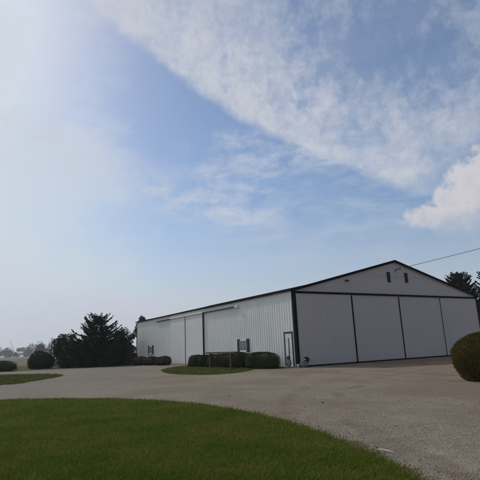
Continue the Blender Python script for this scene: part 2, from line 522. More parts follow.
def turf_mat(name, a, bcol):
    mt = bpy.data.materials.new(name); mt.use_nodes = True
    t = mt.node_tree; V.tree = t; b = t.nodes['Principled BSDF']
    b.inputs['Roughness'].default_value = 0.95; b.inputs['Specular IOR Level'].default_value = 0.05
    co = t.nodes.new('ShaderNodeTexCoord').outputs['Object']
    c1 = vmix(vnoise(co, 0.5, 5, 0.6).step(0.38, 0.65), a, bcol)
    c2 = vmix(vnoise(co, 22, 5, 0.7).step(0.4, 0.7) * 0.7, c1, (a[0] * 0.5, a[1] * 0.5, a[2] * 0.5))
    t.links.new(c2, b.inputs['Base Color'])
    bp = t.nodes.new('ShaderNodeBump'); bp.inputs['Strength'].default_value = 0.8; bp.inputs['Distance'].default_value = 0.05
    t.links.new(vnoise(co, 16, 5, 0.7).s, bp.inputs['Height']); t.links.new(bp.outputs[0], b.inputs['Normal'])
    return mt
M['ground'] = ground_mat()
M['gravel'] = gravel_mat()
M['turf'] = turf_mat('turf', (0.06, 0.08, 0.017), (0.10, 0.098, 0.028))
M['turf_far'] = turf_mat('turf_far', (0.07, 0.08, 0.024), (0.105, 0.095, 0.038))

GR = 1500
poly_sheet('ground', [(GR * math.cos(2 * math.pi * k / 64), GR * math.sin(2 * math.pi * k / 64)) for k in range(64)], -0.012, M['ground'])
back_pts = [(-70, 47.6), (-26, 48.8), (-12.2, 50.4), (-8.6, 52.2), (-6, 60), (-12, 78), (-40, 76), (-70, 66)]
poly_sheet('grass_verge', back_pts, -0.004, M['turf_far'])
gravel_pts = [(-90, 47.3), (-26, 48.7), (-12, 50.3), (-8.5, 52.3), (-5, 57.5), (26, 57), (60, 62), (80, 20), (60, -25), (-90, -25)]
poly_sheet('gravel_drive', gravel_pts, 0.0, M['gravel'])
lawn_pts = smooth_poly([(-45, 15), (-25, 17.6), (-14, 18.0), (-9.13, 17.4), (-6.67, 16.83), (-4.2, 15.85), (-1.9, 14.1), (-0.6, 12.45), (0.36, 10.85),
            (1.04, 9.15), (1.47, 7.75), (1.69, 6.78), (1.82, 6.13), (1.84, 5.60), (1.80, 4.6), (1.5, 2.5), (0.8, 0), (-1, -4), (-10, -12), (-45, -14)])
poly_sheet('lawn', lawn_pts, 0.008, M['turf'])
# bare dark soil along the lawn's edge
gs = random.Random(5)
soil, u = [], 0.0
for (xa, ya), (xb, yb) in zip(lawn_pts, lawn_pts[1:] + lawn_pts[:1]):
    L_ = math.hypot(xb - xa, yb - ya); near = ya > 2 and ya < 19 and xa > -12
    k = max(1, int(L_ / 0.05)) if near else 1
    nx, ny = -(yb - ya) / L_, (xb - xa) / L_
    for q in range(k):
        t_ = q / k; u += L_ / k; x, y = xa + (xb - xa) * t_, ya + (yb - ya) * t_
        w_ = (0.09 + 0.15 * max(0.0, min(1.0, (12 - y) / 6))) * max(0.15, 0.8 + 0.35 * math.sin(2.3 * u) + 0.35 * math.sin(7.1 * u + 1) + gs.uniform(-.35, .35))
        soil.append((x - nx * w_ * (-1), y - ny * w_ * (-1)))
poly_sheet('soil_edge', soil, 0.004, mat('dark_soil', (0.085, 0.068, 0.048), 0.95, col2=(0.18, 0.15, 0.115), scale=9, bump=0.9, bscale=60, spec=0.05))
isle_pts = smooth_poly([(-60, 27), (-30, 26.3), (-14.6, 26.2), (-13.2, 28.5), (-13.2, 31.5), (-13.5, 34.3), (-15.5, 37.8), (-18.75, 40.0), (-21.7, 40.9), (-35, 42.2), (-60, 43)])
poly_sheet('grass_island', isle_pts, 0.008, M['turf_far'])
bed_pts = smooth_poly([site2(*q) for q in ((15.6, -0.12), (15.6, -1.3), (13.9, -3.4), (10.5, -5.9), (7.8, -7.0), (4.5, -8.0), (1.6, -8.2), (-0.9, -7.3), (-1.1, -5.8), (0.3, -3.7), (1.3, -2.6), (1.55, -0.12))], 4)
poly_sheet('grass_bed', bed_pts, 0.008, M['turf_far'])

rng = np.random.default_rng(7)
def grass(name, poly, n, dmin, dmax, hgt, wid, ymin=-5, seed=1, material='grass', edge=0.0, centre=(0, 0)):
    g = np.random.default_rng(seed)
    # even in log-distance: dense by the viewer's feet, thinner where it is far
    th = g.uniform(-0.62, 0.62, n * 3); r = np.exp(g.uniform(math.log(dmin), math.log(dmax), n * 3))
    x = r * np.sin(th); y = r * np.cos(th)
    e = edge_dist(x, y, poly); ins = inside(x, y, poly)
    ok = np.where(ins, True, e < g.exponential(0.045 + edge, len(x)) - 0.02)
    x, y, r = x[ok][:n], y[ok][:n], r[ok][:n]
    n = len(x)
    clump = 0.75 + 0.35 * np.sin(x * 2.1 + np.sin(y * 1.7)) * np.sin(y * 2.6 + 1.3 * np.sin(x * 1.1))
    tall = np.sin(x * 9.1 + 2 * np.sin(y * 5.3)) * np.sin(y * 8.3 + 2 * np.sin(x * 6.1)) + 0.6 * np.sin(x * 23 + y * 7) * np.sin(y * 19 - x * 5)
    clump = clump + np.clip(tall - 0.75, 0, 1) * 1.8
    h = hgt * g.uniform(0.5, 1.25, n) * (0.8 + 0.4 * clump)
    w = wid * (1 + r * 0.075) * g.uniform(0.7, 1.3, n)
    a = g.uniform(0, 2 * math.pi, n); lean = g.normal(0, 0.45, (n, 2)) * h[:, None]
    ca, sa = np.cos(a) * w / 2, np.sin(a) * w / 2
    z0 = np.full(n, 0.004)
    b0 = np.stack([x - ca, y - sa, z0], 1); b1 = np.stack([x + ca, y + sa, z0], 1)
    m0 = np.stack([x - ca * .8 + lean[:, 0] * .4, y - sa * .8 + lean[:, 1] * .4, h * .6], 1)
    m1 = np.stack([x + ca * .8 + lean[:, 0] * .4, y + sa * .8 + lean[:, 1] * .4, h * .6], 1)
    t0 = np.stack([x - ca * .2 + lean[:, 0], y - sa * .2 + lean[:, 1], h], 1)
    t1 = np.stack([x + ca * .2 + lean[:, 0], y + sa * .2 + lean[:, 1], h], 1)
    v = np.stack([b0, b1, m0, m1, t0, t1], 1).reshape(-1, 3)
    i = np.arange(n)[:, None] * 6
    f = np.concatenate([i + [0, 1, 3, 2], i + [2, 3, 5, 4]])
    o = link(name, np_mesh(name, v, f), M[material]); o['kind'] = 'stuff'
    return o
tag(grass('grass', lawn_pts, 330000, 3.6, 24, 0.044, 0.0055, seed=3, edge=0.035), 'short mown green grass with dry patches in the foreground lawn', 'grass')
tag(grass('grass', isle_pts, 45000, 24, 55, 0.06, 0.012, seed=4, material='grass_far'), 'low grass covering the left island between the drive branches', 'grass')
tag(grass('grass', bed_pts, 30000, 24, 50, 0.06, 0.012, seed=5, material='grass_far'), 'low grass in front of the clipped shrubs by the hangar', 'grass')

def stones(n, seed):
    g = np.random.default_rng(seed)
    th = g.uniform(-0.3, 0.66, n); r = np.exp(g.uniform(math.log(3.6), math.log(20), n))
    x = r * np.sin(th); y = r * np.cos(th)
    e = edge_dist(x, y, lawn_pts); ins = inside(x, y, lawn_pts)
    ok = (~ins) | (e < g.exponential(0.05, n))
    ok &= g.random(n) > (r - 6) / 13
    ok &= (np.sin(x * 1.3 + y * .6) * np.sin(y * .9 - x * .4) > g.uniform(-1.6, 0.9, n))
    x, y, r = x[ok], y[ok], r[ok]; n = len(x)
    s = (0.0022 + g.gamma(1.7, 0.0021, n)) * (1 + 0.02 * r)
    octa = np.array([(1, 0, 0), (0, 1, 0), (-1, 0, 0), (0, -1, 0), (0, 0, 1), (0, 0, -1)], float)
    V_ = octa[None] * s[:, None, None] * g.uniform(0.6, 1.3, (n, 6, 1)) * np.array([1, 1, .65])
    a = g.uniform(0, 6.28, n); ca, sa = np.cos(a), np.sin(a)
    X = V_[..., 0] * ca[:, None] - V_[..., 1] * sa[:, None] + x[:, None]
    Y = V_[..., 0] * sa[:, None] + V_[..., 1] * ca[:, None] + y[:, None]
    Z = V_[..., 2] + (s * 0.3)[:, None]
    v = np.stack([X, Y, Z], -1).reshape(-1, 3)
    F = np.array([(0, 1, 4), (1, 2, 4), (2, 3, 4), (3, 0, 4), (1, 0, 5), (2, 1, 5), (3, 2, 5), (0, 3, 5)])
    f = (np.arange(n)[:, None, None] * 6 + F[None]).reshape(-1, 3)
    return np_mesh('gravel_stones', v, f)
tag(link('gravel_stones', stones(60000, 11), M['stones']), 'loose pale stones scattered over the gravel drive', 'gravel', kind='stuff')

# ------------------------------------------------------------------ hangar
W, L, HE, HR = 22.35, 35.2, 5.43, 8.22
SLOPE = (HR - HE) / (W / 2)
hangar = tag(empty('hangar', CORNER, -YAW), 'long white steel hangar with black trim and big sliding doors in its gable end', 'hangar')

def ribbed(axis, a0, a1, plane, out_sign, z0, ztop, pitch, depth, rib=0.06, thick=0.05):
    """vertical-ribbed sheet; axis 'y': runs along y at x=plane, ribs out to out_sign"""
    prof = []
    a = a0; n = max(1, round((a1 - a0) / pitch)); p = (a1 - a0) / n
    prof.append((a0, 0.0))
    for k in range(n):
        m_ = a0 + (k + 0.5) * p
        prof += [(m_ - rib, 0.0), (m_ - rib * 0.45, depth), (m_ + rib * 0.45, depth), (m_ + rib, 0.0)]
        for q in (0.28, -0.28):
            pass
    prof.append((a1, 0.0))
    bm = bmesh.new()
    def P(t, o, z):
        return (plane + out_sign * o, t, z) if axis == 'y' else (t, plane + out_sign * o, z)
    fr = [(bm.verts.new(P(t, o, z0)), bm.verts.new(P(t, o, ztop(t)))) for t, o in prof]
    bk = [(bm.verts.new(P(t, -thick, z0)), bm.verts.new(P(t, -thick, ztop(t)))) for t, o in prof]
    for i in range(len(prof) - 1):
        bm.faces.new((fr[i][0], fr[i + 1][0], fr[i + 1][1], fr[i][1]))
        bm.faces.new((bk[i + 1][0], bk[i][0], bk[i][1], bk[i + 1][1]))
        bm.faces.new((fr[i][1], fr[i + 1][1], bk[i + 1][1], bk[i][1]))
        bm.faces.new((fr[i + 1][0], fr[i][0], bk[i][0], bk[i + 1][0]))
    for i in (0, -1):
        bm.faces.new((fr[i][0], fr[i][1], bk[i][1], bk[i][0]))
    bmesh.ops.recalc_face_normals(bm, faces=bm.faces)
    me = bpy.data.meshes.new('wall'); bm.to_mesh(me); bm.free()
    return me
flat = lambda t: HE - 0.05
gable = lambda t: HE + SLOPE * (W / 2 - abs(t - W / 2)) + 0.06
link('side_wall', ribbed('y', 0.14, L, 0.0, -1, 0.02, flat, 0.305, 0.022), M['steel'], hangar)
link('side_wall', ribbed('y', 0.14, L, W, 1, 0.02, flat, 0.61, 0.028), M['steel'], hangar)
link('rear_wall', ribbed('x', 0.0, W, L, 1, 0.02, lambda t: gable(t) - 0.11 - 0.55 * (1 - abs(t - W / 2) / (W / 2)), 0.61, 0.028), M['steel'], hangar)
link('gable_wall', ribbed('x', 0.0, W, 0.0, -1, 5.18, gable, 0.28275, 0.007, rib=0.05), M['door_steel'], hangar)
MB().box(0.02, W - 0.02, 0.5, 0.56, 0.01, 5.2).build('inner_curtain', M['darkgrey'], hangar)
# roof: two sloping slabs with a ridge cap
for sgn in (-1, 1):
    x_out = -0.15 if sgn < 0 else W + 0.15
    zo = HE - SLOPE * 0.15
    t = 0.10
    roof_bm = MB().prism([(x_out, zo - 0.03), (W / 2, HR - 0.50), (W / 2, HR - 0.50 + t), (x_out, zo - 0.03 + t)], 'y', 0.055, L + 0.2)
    roof_bm.build('roof', M['roof'], hangar)
    # black verge board under the roof edge, front gable
    xa = -0.19 if sgn < 0 else W + 0.19
    za = HE - SLOPE * 0.19
    MB().prism([(xa, za - 0.09), (W / 2, HR - 0.11), (W / 2, HR + 0.108), (xa, za + 0.108)], 'y', -0.22, -0.172).build('verge_trim', M['black'], hangar)
    # eave trim with a gutter-like lip
    xe = -0.153 if sgn < 0 else W + 0.153
    MB().box(min(xe, xe + sgn * 0.06), max(xe, xe + sgn * 0.06), -0.17, L + 0.2, zo - 0.01, zo + 0.094).build('eave_trim', M['black'], hangar)
MB().prism([(W / 2 - 0.25, HR - 0.45), (W / 2, HR - 0.394), (W / 2 + 0.25, HR - 0.45), (W / 2, HR - 0.37)], 'y', 0.055, L + 0.2).build('ridge_cap', M['black'], hangar)
# soffit under the side eave
MB().box(-0.148, -0.035, 0.16, L, HE - 0.062, HE - 0.05).build('soffit', M['white'], hangar)
# corner trims
MB().box(-0.045, 0.17, -0.14, 0.14, 0.02, HE - 0.03, 0.01).build('corner_trim', M['black'], hangar)
MB().box(W - 0.16, W + 0.06, -0.10, 0.10, 0.02, HE - 0.03, 0.01).build('corner_trim', M['black'], hangar)
MB().box(-0.06, 0.08, L - 0.02, L + 0.1, 0.02, HE - 0.03, 0.01).build('corner_trim', M['darkgrey'], hangar)
# header beam that hides the door track
MB().box(0.17, W + 0.02, -0.18, -0.02, 5.215, 5.345, 0.015).build('door_track', M['black'], hangar)
# four big door leaves
pw = (W - 0.18 - 0.1) / 4
for k in range(4):
    x0 = 0.18 + k * pw; x1 = x0 + pw
    yf = -0.10 if k in (0, 3) else -0.05
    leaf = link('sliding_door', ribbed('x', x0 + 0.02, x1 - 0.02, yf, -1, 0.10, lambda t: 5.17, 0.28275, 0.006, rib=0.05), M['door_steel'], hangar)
    MB().box(x0 + 0.03, x1 - 0.03, yf - 0.018, yf + 0.03, 0.03, 0.095).build('door_sill', M['black'], leaf)
    w_ = (0.055, 0.045, 0.022)[k] if k < 3 else 0.03
    MB().box(x1 - w_, x1 + w_, yf - 0.04, yf + 0.045, 0.03, 5.15).build('edge_trim', M['black'] if k < 2 else M['darkgrey'], leaf)
# louvred vents in the gable
for x0, x1, z0, z1 in ((10.17, 10.55, 6.38, 7.26), (12.40, 12.78, 6.42, 7.30)):
    vf = MB().box(x0, x1, -0.05, -0.012, z0, z1, 0.008).build('louvre_vent', M['darkgrey'], hangar)
    b = MB()
    for q in range(9):
        zz = z0 + 0.07 + q * (z1 - z0 - 0.12) / 9
        b.prism([(-0.085, zz), (-0.05, zz + 0.05), (-0.05, zz + 0.065), (-0.085, zz + 0.015)], 'x', x0 + 0.04, x1 - 0.04)
    b.build('slat', M['shutter'], vf)
# gable lamp
lf = MB().box(5.29, 5.49, -0.06, -0.012, 6.24, 6.40, 0.01).build('wall_lamp', M['lamp'], hangar)
MB().prism([(-0.06, 6.40), (-0.24, 6.32), (-0.26, 6.24), (-0.06, 6.26)], 'x', 5.25, 5.53).build('lamp_shade', M['darkgrey'], lf)
# cable entry at the gable: bent conduit and weather head
MB().tube([(11.25, -0.05, 7.25), (11.25, -0.05, 7.42), (11.35, -0.08, 7.52), (11.6, -0.12, 7.58), (11.95, -0.18, 7.62)], 0.03, 8).build('conduit', M['darkgrey'], hangar)
MB().lathe([(0.03, 7.56), (0.06, 7.58), (0.06, 7.66), (0.03, 7.71)], 12.0, -0.18, 10).build('insulator', M['lamp'], hangar)
# faint seam flashing across the gable
MB().box(7.6, 15.0, -0.026, -0.012, 6.90, 6.93).build('seam_flashing', M['door_steel'], hangar)

# side: walk-in door
fr = MB()
fr.box(-0.075, -0.01, 0.28, 0.38, 0.03, 2.36).box(-0.075, -0.01, 1.18, 1.30, 0.03, 2.36).box(-0.075, -0.01, 0.28, 1.30, 2.36, 2.48)
wd = MB().box(-0.062, -0.035, 0.38, 1.18, 0.05, 2.355).build('entry_door', M['white'], hangar)
fr.build('door_frame', M['darkgrey'], wd)
MB().box(-0.070, -0.0625, 0.70, 0.84, 0.75, 2.05).build('door_glass', M['glass'], wd)
MB().tube([(-0.06, 0.47, 1.05), (-0.12, 0.47, 1.05), (-0.12, 0.55, 1.05)], 0.015, 8).build('handle', M['darkgrey'], wd)
MB().box(-0.5, -0.06, 0.25, 1.35, 0.0, 0.05).build('door_step', M['ceramic'], wd)
# side: two windows with shutters
for sc in (7.15, 29.65):
    zb, zt = 1.20, 2.10
    wf = MB().box(-0.07, -0.01, sc - 0.52, sc + 0.52, zt - 0.06, zt).box(-0.07, -0.01, sc - 0.52, sc + 0.52, zb, zb + 0.06) \
        .box(-0.07, -0.01, sc - 0.52, sc - 0.46, zb + 0.06, zt - 0.06).box(-0.07, -0.01, sc + 0.46, sc + 0.52, zb + 0.06, zt - 0.06) \
        .box(-0.065, -0.01, sc - 0.03, sc + 0.03, zb + 0.06, zt - 0.06).build('window', M['white'], hangar)
    MB().box(-0.045, -0.035, sc - 0.46, sc + 0.46, zb + 0.06, zt - 0.06).build('pane', M['glass'], wf)
    MB().box(-0.10, -0.01, sc - 0.56, sc + 0.56, zb - 0.07, zb - 0.002).build('sill', M['white'], wf)
    for s_ in (-1, 1):
        y0 = sc + s_ * 0.54; y1 = y0 + s_ * 0.40
        b = MB().box(-0.075, -0.01, min(y0, y1), max(y0, y1), zb - 0.08, zt + 0.10)
        for q in range(10):
            zz = zb + q * 0.093
            b.box(-0.088, -0.076, min(y0, y1) + 0.05, max(y0, y1) - 0.05, zz, zz + 0.055)
        b.build('shutter', M['shutter'], wf)
# side: pair of sliding doors under a track
for y0, y1 in ((14.55, 18.78), (18.84, 22.85)):
    lf = link('sliding_door', ribbed('y', y0, y1, -0.12, -1, 0.05, lambda t: 4.93, 0.305, 0.008, rib=0.05), M['slide_steel'], hangar)
    if y0 < 15: MB().box(-0.175, -0.06, y0 - 0.075, y0 - 0.002, 0.05, 4.93).build('edge_trim', M['darkgrey'], lf)
    else: MB().box(-0.16, -0.10, y0 - 0.055, y0 - 0.003, 0.05, 4.93).build('edge_trim', M['darkgrey'], lf)
MB().box(-0.22, -0.05, 8.35, 14.4, 4.96, 5.025, 0.01).build('door_track', M['darkgrey'], hangar)  # both track ends coloured dark to paint in the shade of the hood
MB().box(-0.22, -0.05, 22.9, 27.5, 4.96, 5.025, 0.01).build('door_track', M['darkgrey'], hangar)
MB().box(-0.24, -0.05, 14.41, 22.89, 4.95, 5.10, 0.01).build('track_hood', M['slide_steel'], hangar)
# side: twin floodlight under the eave
fl = MB().box(-0.10, -0.03, 7.75, 8.05, 4.98, 5.12, 0.01).build('floodlight', M['lamp'], hangar)
for dy in (-0.2, 0.2):
    MB().lathe([(0.05, 0), (0.075, 0.05), (0.10, 0.16), (0.10, 0.19)], 0, 0, 14).build('lamp_head', M['lamp'], fl)
    hd = fl.children[-1] if fl.children else None
heads = [o for o in bpy.data.objects if o.name.startswith('lamp_head')]
for o, dy in zip(heads, (-0.2, 0.2)):
    o.location = (-0.12, 7.9 + dy, 4.98); o.rotation_euler = (rad(35) * (1 if dy > 0 else -1), rad(-140), 0)

# ------------------------------------------------------------------ power line
p0 = site(-0.18, 12.0, 7.66)
p1 = p0 + (Vector((21.81, 40.0, 9.47)) - p0) * 4.0
def sag(a, b, s, n=24):
    return [a.lerp(b, k / n) - Vector((0, 0, s * 4 * (k / n) * (1 - k / n))) for k in range(n + 1)]
tag(MB().tube(sag(p0, p1, 0.12), 0.022, 6).build('power_line', M['wire']), 'thin dark cable running from the hangar gable up to the right', 'cable')

# ------------------------------------------------------------------ foliage builders
def shrub_mesh(name, rx, ry, rz, n, leaf, seed, power=2.5, lump=0.06, sink=0.35, spike=0.0):
    """clipped shrub standing on z=0: a closed body of foliage under a coat of small leaves"""
    g = np.random.default_rng(seed)
    cz = rz * (1 - sink); tz = rz            # body from z<0 to cz+tz
    top = cz + tz; k = (rz * 2) / top        # scale so the height is 2*rz
    ph = g.uniform(0, 6.28, 9)
    def surf(u):
        e = np.abs(u) / np.array([rx, ry, rz * 2 / top * tz])
        r = 1 / np.power((e ** power).sum(-1), 1 / power)
        w = np.sin(u[..., 0] * 4 + ph[0]) * np.sin(u[..., 1] * 4.4 + ph[1]) + np.sin(u[..., 2] * 5 + ph[2] + u[..., 0] * 3) * 0.7 \
            + 0.5 * np.sin(u[..., 0] * 11 + ph[3]) * np.sin(u[..., 2] * 10 + ph[4]) * np.sin(u[..., 1] * 9 + ph[5])
        return r * (1 + lump * w)
    u = unit(g.normal(size=(n, 3)))
    r = surf(u); depth = np.clip(1 - np.abs(g.normal(0, 0.05, n)) + g.exponential(0.012, n), 0.8, 1.06)
    cen = u * (r * depth)[:, None]; cen[:, 2] += cz * k
    ok = cen[:, 2] > 0.02
    cen, u = cen[ok], u[ok]; n = len(cen)
    ax = unit(u * 0.8 + g.normal(0, 0.55, (n, 3)) + np.array([0, 0, 0.35]))
    ex = g.random(n) < spike
    sz = leaf * g.uniform(0.6, 1.4, n) * np.where(ex, 2.6, 1)
    lv, lf_ = leaf_quads(cen, ax, sz, leaf * 0.5 * g.uniform(0.7, 1.3, n), g)
    # body
    nu, nv = 28, 14
    U, Vv = np.meshgrid(np.linspace(0, 2 * np.pi, nu, endpoint=False), np.linspace(-np.pi / 2 + 0.01, np.pi / 2 - 0.01, nv))
    d = np.stack([np.cos(Vv) * np.cos(U), np.cos(Vv) * np.sin(U), np.sin(Vv)], -1).reshape(-1, 3)
    bv = d * (surf(d) * 0.93)[:, None]; bv[:, 2] += cz * k; bv[:, 2] = np.maximum(bv[:, 2], -0.02)
    bf = np.array([(j * nu + i, j * nu + (i + 1) % nu, (j + 1) * nu + (i + 1) % nu, (j + 1) * nu + i) for j in range(nv - 1) for i in range(nu)])
    return np_mesh(name, *join([(lv, lf_), (bv, bf)]))

def spruce_meshes(h, r, seed, levels=24, ragged=0.3, taper=0.62, wmul=1.0):
    g = np.random.default_rng(seed)
    cen, axs, szs, wds = [], [], [], []
    for i in range(levels):
        t = (i + g.uniform(-.3, .3)) / levels; t = min(max(t, 0.0), 0.985)
        nb = int(9 - 4 * t)
        for b in range(nb):
            a = 2 * math.pi * (b + g.uniform(-.35, .35)) / nb + i * 1.7
            Lb = r * (1 - t) ** taper * g.uniform(1 - ragged, 1 + ragged * 0.6) + 0.12
            z = h * (0.05 + 0.93 * t) + g.uniform(-.1, .1)
            m_ = max(5, int(Lb / 0.13))
            q = np.linspace(0.12, 1, m_)
            rad_ = Lb * q; zz = z - 0.16 * Lb * np.sin(q * 2.2) + 0.30 * Lb * q ** 2.4 * (0.6 + t)
            base = np.stack([rad_ * math.cos(a), rad_ * math.sin(a), zz], 1)
            dirr = np.array([math.cos(a), math.sin(a), 0.15]); sidev = np.array([-math.sin(a), math.cos(a), 0])
            for sgn in (-1, 1, 0):
                tw = (0.10 + 0.30 * Lb * (1 - q) * 0.6 + 0.14) * g.uniform(0.6, 1.2, m_)
                ax = dirr * 0.8 + sidev * sgn * 0.9 + g.normal(0, 0.18, (m_, 3)) + np.array([0, 0, -0.12 if sgn else 0.25])
                ax = unit(ax)
                cen.append(base + ax * tw[:, None] * 0.5); axs.append(ax); szs.append(tw * 1.15); wds.append(np.full(m_, 0.12 * wmul) * g.uniform(.7, 1.4, m_))
                cen.append(base + ax * tw[:, None] * 0.5 + g.normal(0, 0.03, (m_, 3))); axs.append(ax + g.normal(0, .2, (m_, 3))); szs.append(tw); wds.append(np.full(m_, 0.10 * wmul))
    v, f = leaf_quads(np.concatenate(cen), np.concatenate(axs), np.concatenate(szs), np.concatenate(wds), g)
    tr = MB().tube([(0, 0, -0.05), (0.02, 0, h * .4), (0, 0.01, h * 0.97)], [h * 0.022, h * 0.014, h * 0.003], 8)
    return np_mesh('crown', v, f), tr

def leafy_meshes(h, r, seed, n=9000, leaf=0.16, blobs=26, low=0.05):
    g = np.random.default_rng(seed)
    cs, cen, nrm = [], [], []
    tr = MB().tube([(0, 0, -0.05), (0.05, 0.02, h * .3), (0.0, -0.03, h * 0.8)], [h * 0.028, h * 0.02, h * 0.005], 8)
    for b in range(blobs):
        t = g.uniform(low, 0.93) ** 0.9
        prof = math.sqrt(max(0.05, 1 - ((t - 0.42) / 0.60) ** 2))
        a = g.uniform(0, 6.28); rr = r * prof * math.sqrt(g.uniform(0.05, 0.75))
        c_ = np.array([rr * math.cos(a), rr * math.sin(a), h * t])
        br = r * g.uniform(0.24, 0.46) * (0.55 + 0.45 * prof)
        if c_[2] + br > h: c_[2] = h - br * 0.8
        k = int(n / blobs)
        u = unit(g.normal(size=(k, 3))); rad_ = br * g.uniform(0.25, 1.0, k) ** 0.45
        p = c_ + u * (rad_ * (1 + 0.25 * np.sin(u[:, 0] * 5 + b) * np.sin(u[:, 2] * 6)))[:, None]
        cen.append(p); nrm.append(u + g.normal(0, .6, (k, 3)))
        tr.tube([(0.02, 0, h * min(t * 0.6, 0.6)), tuple(c_ * np.array([.5, .5, .9])), tuple(c_)], [h * 0.010, h * 0.006, h * 0.003], 5)
    cen = np.concatenate(cen); nrm = np.concatenate(nrm)
    ok = cen[:, 2] > 0.08; cen, nrm = cen[ok], nrm[ok]; k = len(cen)
    v, f = leaf_quads(cen, nrm, leaf * g.uniform(.6, 1.5, k), leaf * .62 * g.uniform(.6, 1.3, k), g)
    return np_mesh('crown', v, f), tr

def tree(name, loc, label, meshes, material, group=None, rz=0.0):
    t = tag(empty(name, loc, rz), label, 'tree', group)
    crown, tr = meshes
    tr.build('trunk', M['bark'], t)
    link('crown', crown, material, t)
    return t

# ------------------------------------------------------------------ shrubs
GR_SH = 'clipped shrubs along the hangar side'
sh = [  # s, d, rx, ry, half height, label
    (12.0, -1.9, 0.85, 0.95, 0.50, 'rounded dark shrub at the far end of the clipped row, left of the rail'),
    (10.4, -1.85, 0.80, 0.85, 0.50, 'clipped dark shrub second from the far end of the row, by the rail'),
    (9.0, -1.8, 0.75, 0.85, 0.52, 'dark clipped shrub seen just left of the first rail post'),
    (7.6, -1.8, 0.75, 0.85, 0.54, 'dark clipped shrub seen between the two rail posts on the left'),
    (6.2, -1.8, 0.75, 0.85, 0.56, 'dark clipped shrub below the shuttered window, behind the right rail post'),
    (4.8, -1.75, 0.75, 0.80, 0.58, 'dark clipped shrub between the rail post and the long block hedge'),
]
for i, (s, d, rx, ry, hz_, lab) in enumerate(sh):
    o = link('shrub', shrub_mesh('shrub', rx, ry, hz_, 5200, 0.07, 40 + i, 2.7, 0.06, spike=0.03), M['yew'], None, site(s, d))
    o.rotation_euler = (0, 0, -YAW); tag(o, lab, 'shrub', GR_SH)
o = link('block_hedge', shrub_mesh('block_hedge', 0.85, 1.75, 0.56, 12000, 0.065, 60, 2.9, 0.045, spike=0.03), M['yew'], None, site(2.1, -1.6))
o.rotation_euler = (0, 0, -YAW); tag(o, 'long clipped dark hedge with a rounded end beside the white entry door', 'hedge')

fh = [(20.6, -1.9, 0.85, 0.95, 0.44, 'brownish low shrub nearest the side sliding doors of the far trio'),
      (22.9, -2.3, 0.85, 0.9, 0.44, 'browning low shrub in the middle of the far trio under the far window'),
      (25.6, -2.7, 0.85, 1.2, 0.45, 'sparse brown low shrub at the tree end of the far trio')]
for i, (s, d, rx, ry, hz_, lab) in enumerate(fh):
    t = tag(empty('low_shrub', site(s, d), -YAW), lab, 'shrub', 'low shrubs at the far end of the hangar side')
    link('foliage', shrub_mesh('foliage', rx, ry, hz_, 2600, 0.10, 70 + i, 2.6, 0.07, sink=0.15, spike=0.05), M['brownbush'], t)

o = link('mound_shrub', shrub_mesh('mound_shrub', 1.45, 1.4, 1.03, 5200, 0.13, 81, 2.0, 0.06), M['leaf'], None, (-24.4, 55.2, 0))
tag(o, 'dark dome shaped shrub standing left of the tree group', 'shrub')
o = link('low_hedge', shrub_mesh('low_hedge', 2.3, 0.9, 0.54, 5200, 0.11, 82, 2.8, 0.06), M['leaf'], None, (-27.2, 50.8, 0))
tag(o, 'low dark hedge at the left edge of the drive in front of the field', 'hedge')

bush = tag(empty('round_bush', (8.95, 17.2, 0)), 'large round clipped olive bush on the gravel in front of the right hangar door', 'bush')
link('foliage', shrub_mesh('foliage', 1.12, 1.12, 0.86, 30000, 0.045, 90, 2.3, 0.05, sink=0.22, spike=0.05), M['bush'], bush)
sb = MB(); g = random.Random(4)
for k in range(26):
    a = g.uniform(2.6, 5.0); r_ = g.uniform(0.86, 1.05)
    x, y = r_ * math.cos(a), r_ * math.sin(a)
    sb.tube([(0, 0, 0.02), (x * 0.75, y * 0.75, 0.02), (x, y, g.uniform(0.1, 0.2)), (x * 1.06, y * 1.06, g.uniform(0.22, 0.42))], [0.02, 0.009, 0.006, 0.003], 5)
sb.build('stem', M['stem'], bush)

# ------------------------------------------------------------------ trees
tree('spruce_tree', (-18.1, 56.2, 0), 'tallest dark spruce with ragged upswept branches in the left tree group', spruce_meshes(6.35, 3.9, 101, 28, 0.40, 0.5), M['spruce'])
tree('spruce_tree', (-15.7, 57.8, 0), 'shorter dark spruce pressed against the right side of the tallest spruce', spruce_meshes(4.3, 2.0, 102, 21, 0.38), M['spruce'])
tree('leafy_tree', (-22.3, 57.5, 0), 'round headed dark tree at the left end of the tree group behind the dome shrub', leafy_meshes(4.0, 1.9, 103, 11000, 0.15), M['leaf'])
tree('leafy_tree', (-21.0, 58.0, 0), 'bushy dark tree filling the gap left of the tallest spruce', leafy_meshes(3.2, 1.8, 104, 11000, 0.15), M['leaf'])
tree('leafy_tree', (-21.8, 56.2, 0), 'low dark bush tree between the dome shrub and the tallest spruce', leafy_meshes(2.1, 1.7, 111, 6000, 0.14, 24, 0.0), M['leaf'])
tree('leafy_tree', (-15.9, 60.5, 0), 'dark bushy tree touching the far corner of the hangar', leafy_meshes(4.6, 1.9, 105, 11000, 0.15), M['leaf'])
tree('leafy_tree', (-15.6, 56.0, 0), 'low dark bush tree in front of the hangar far corner', leafy_meshes(2.6, 1.9, 106, 7000, 0.14), M['leaf'])
tree('spruce_tree', (-19.0, 54.8, 0), 'low spreading dark spruce at the foot of the tallest spruce', spruce_meshes(3.0, 2.6, 107, 14, 0.3), M['spruce'])
tree('leafy_tree', (-17.2, 79.0, 0), 'tree whose top just shows above the far end of the hangar roof', leafy_meshes(7.45, 1.7, 108, 9000, 0.2), M['leaf'])
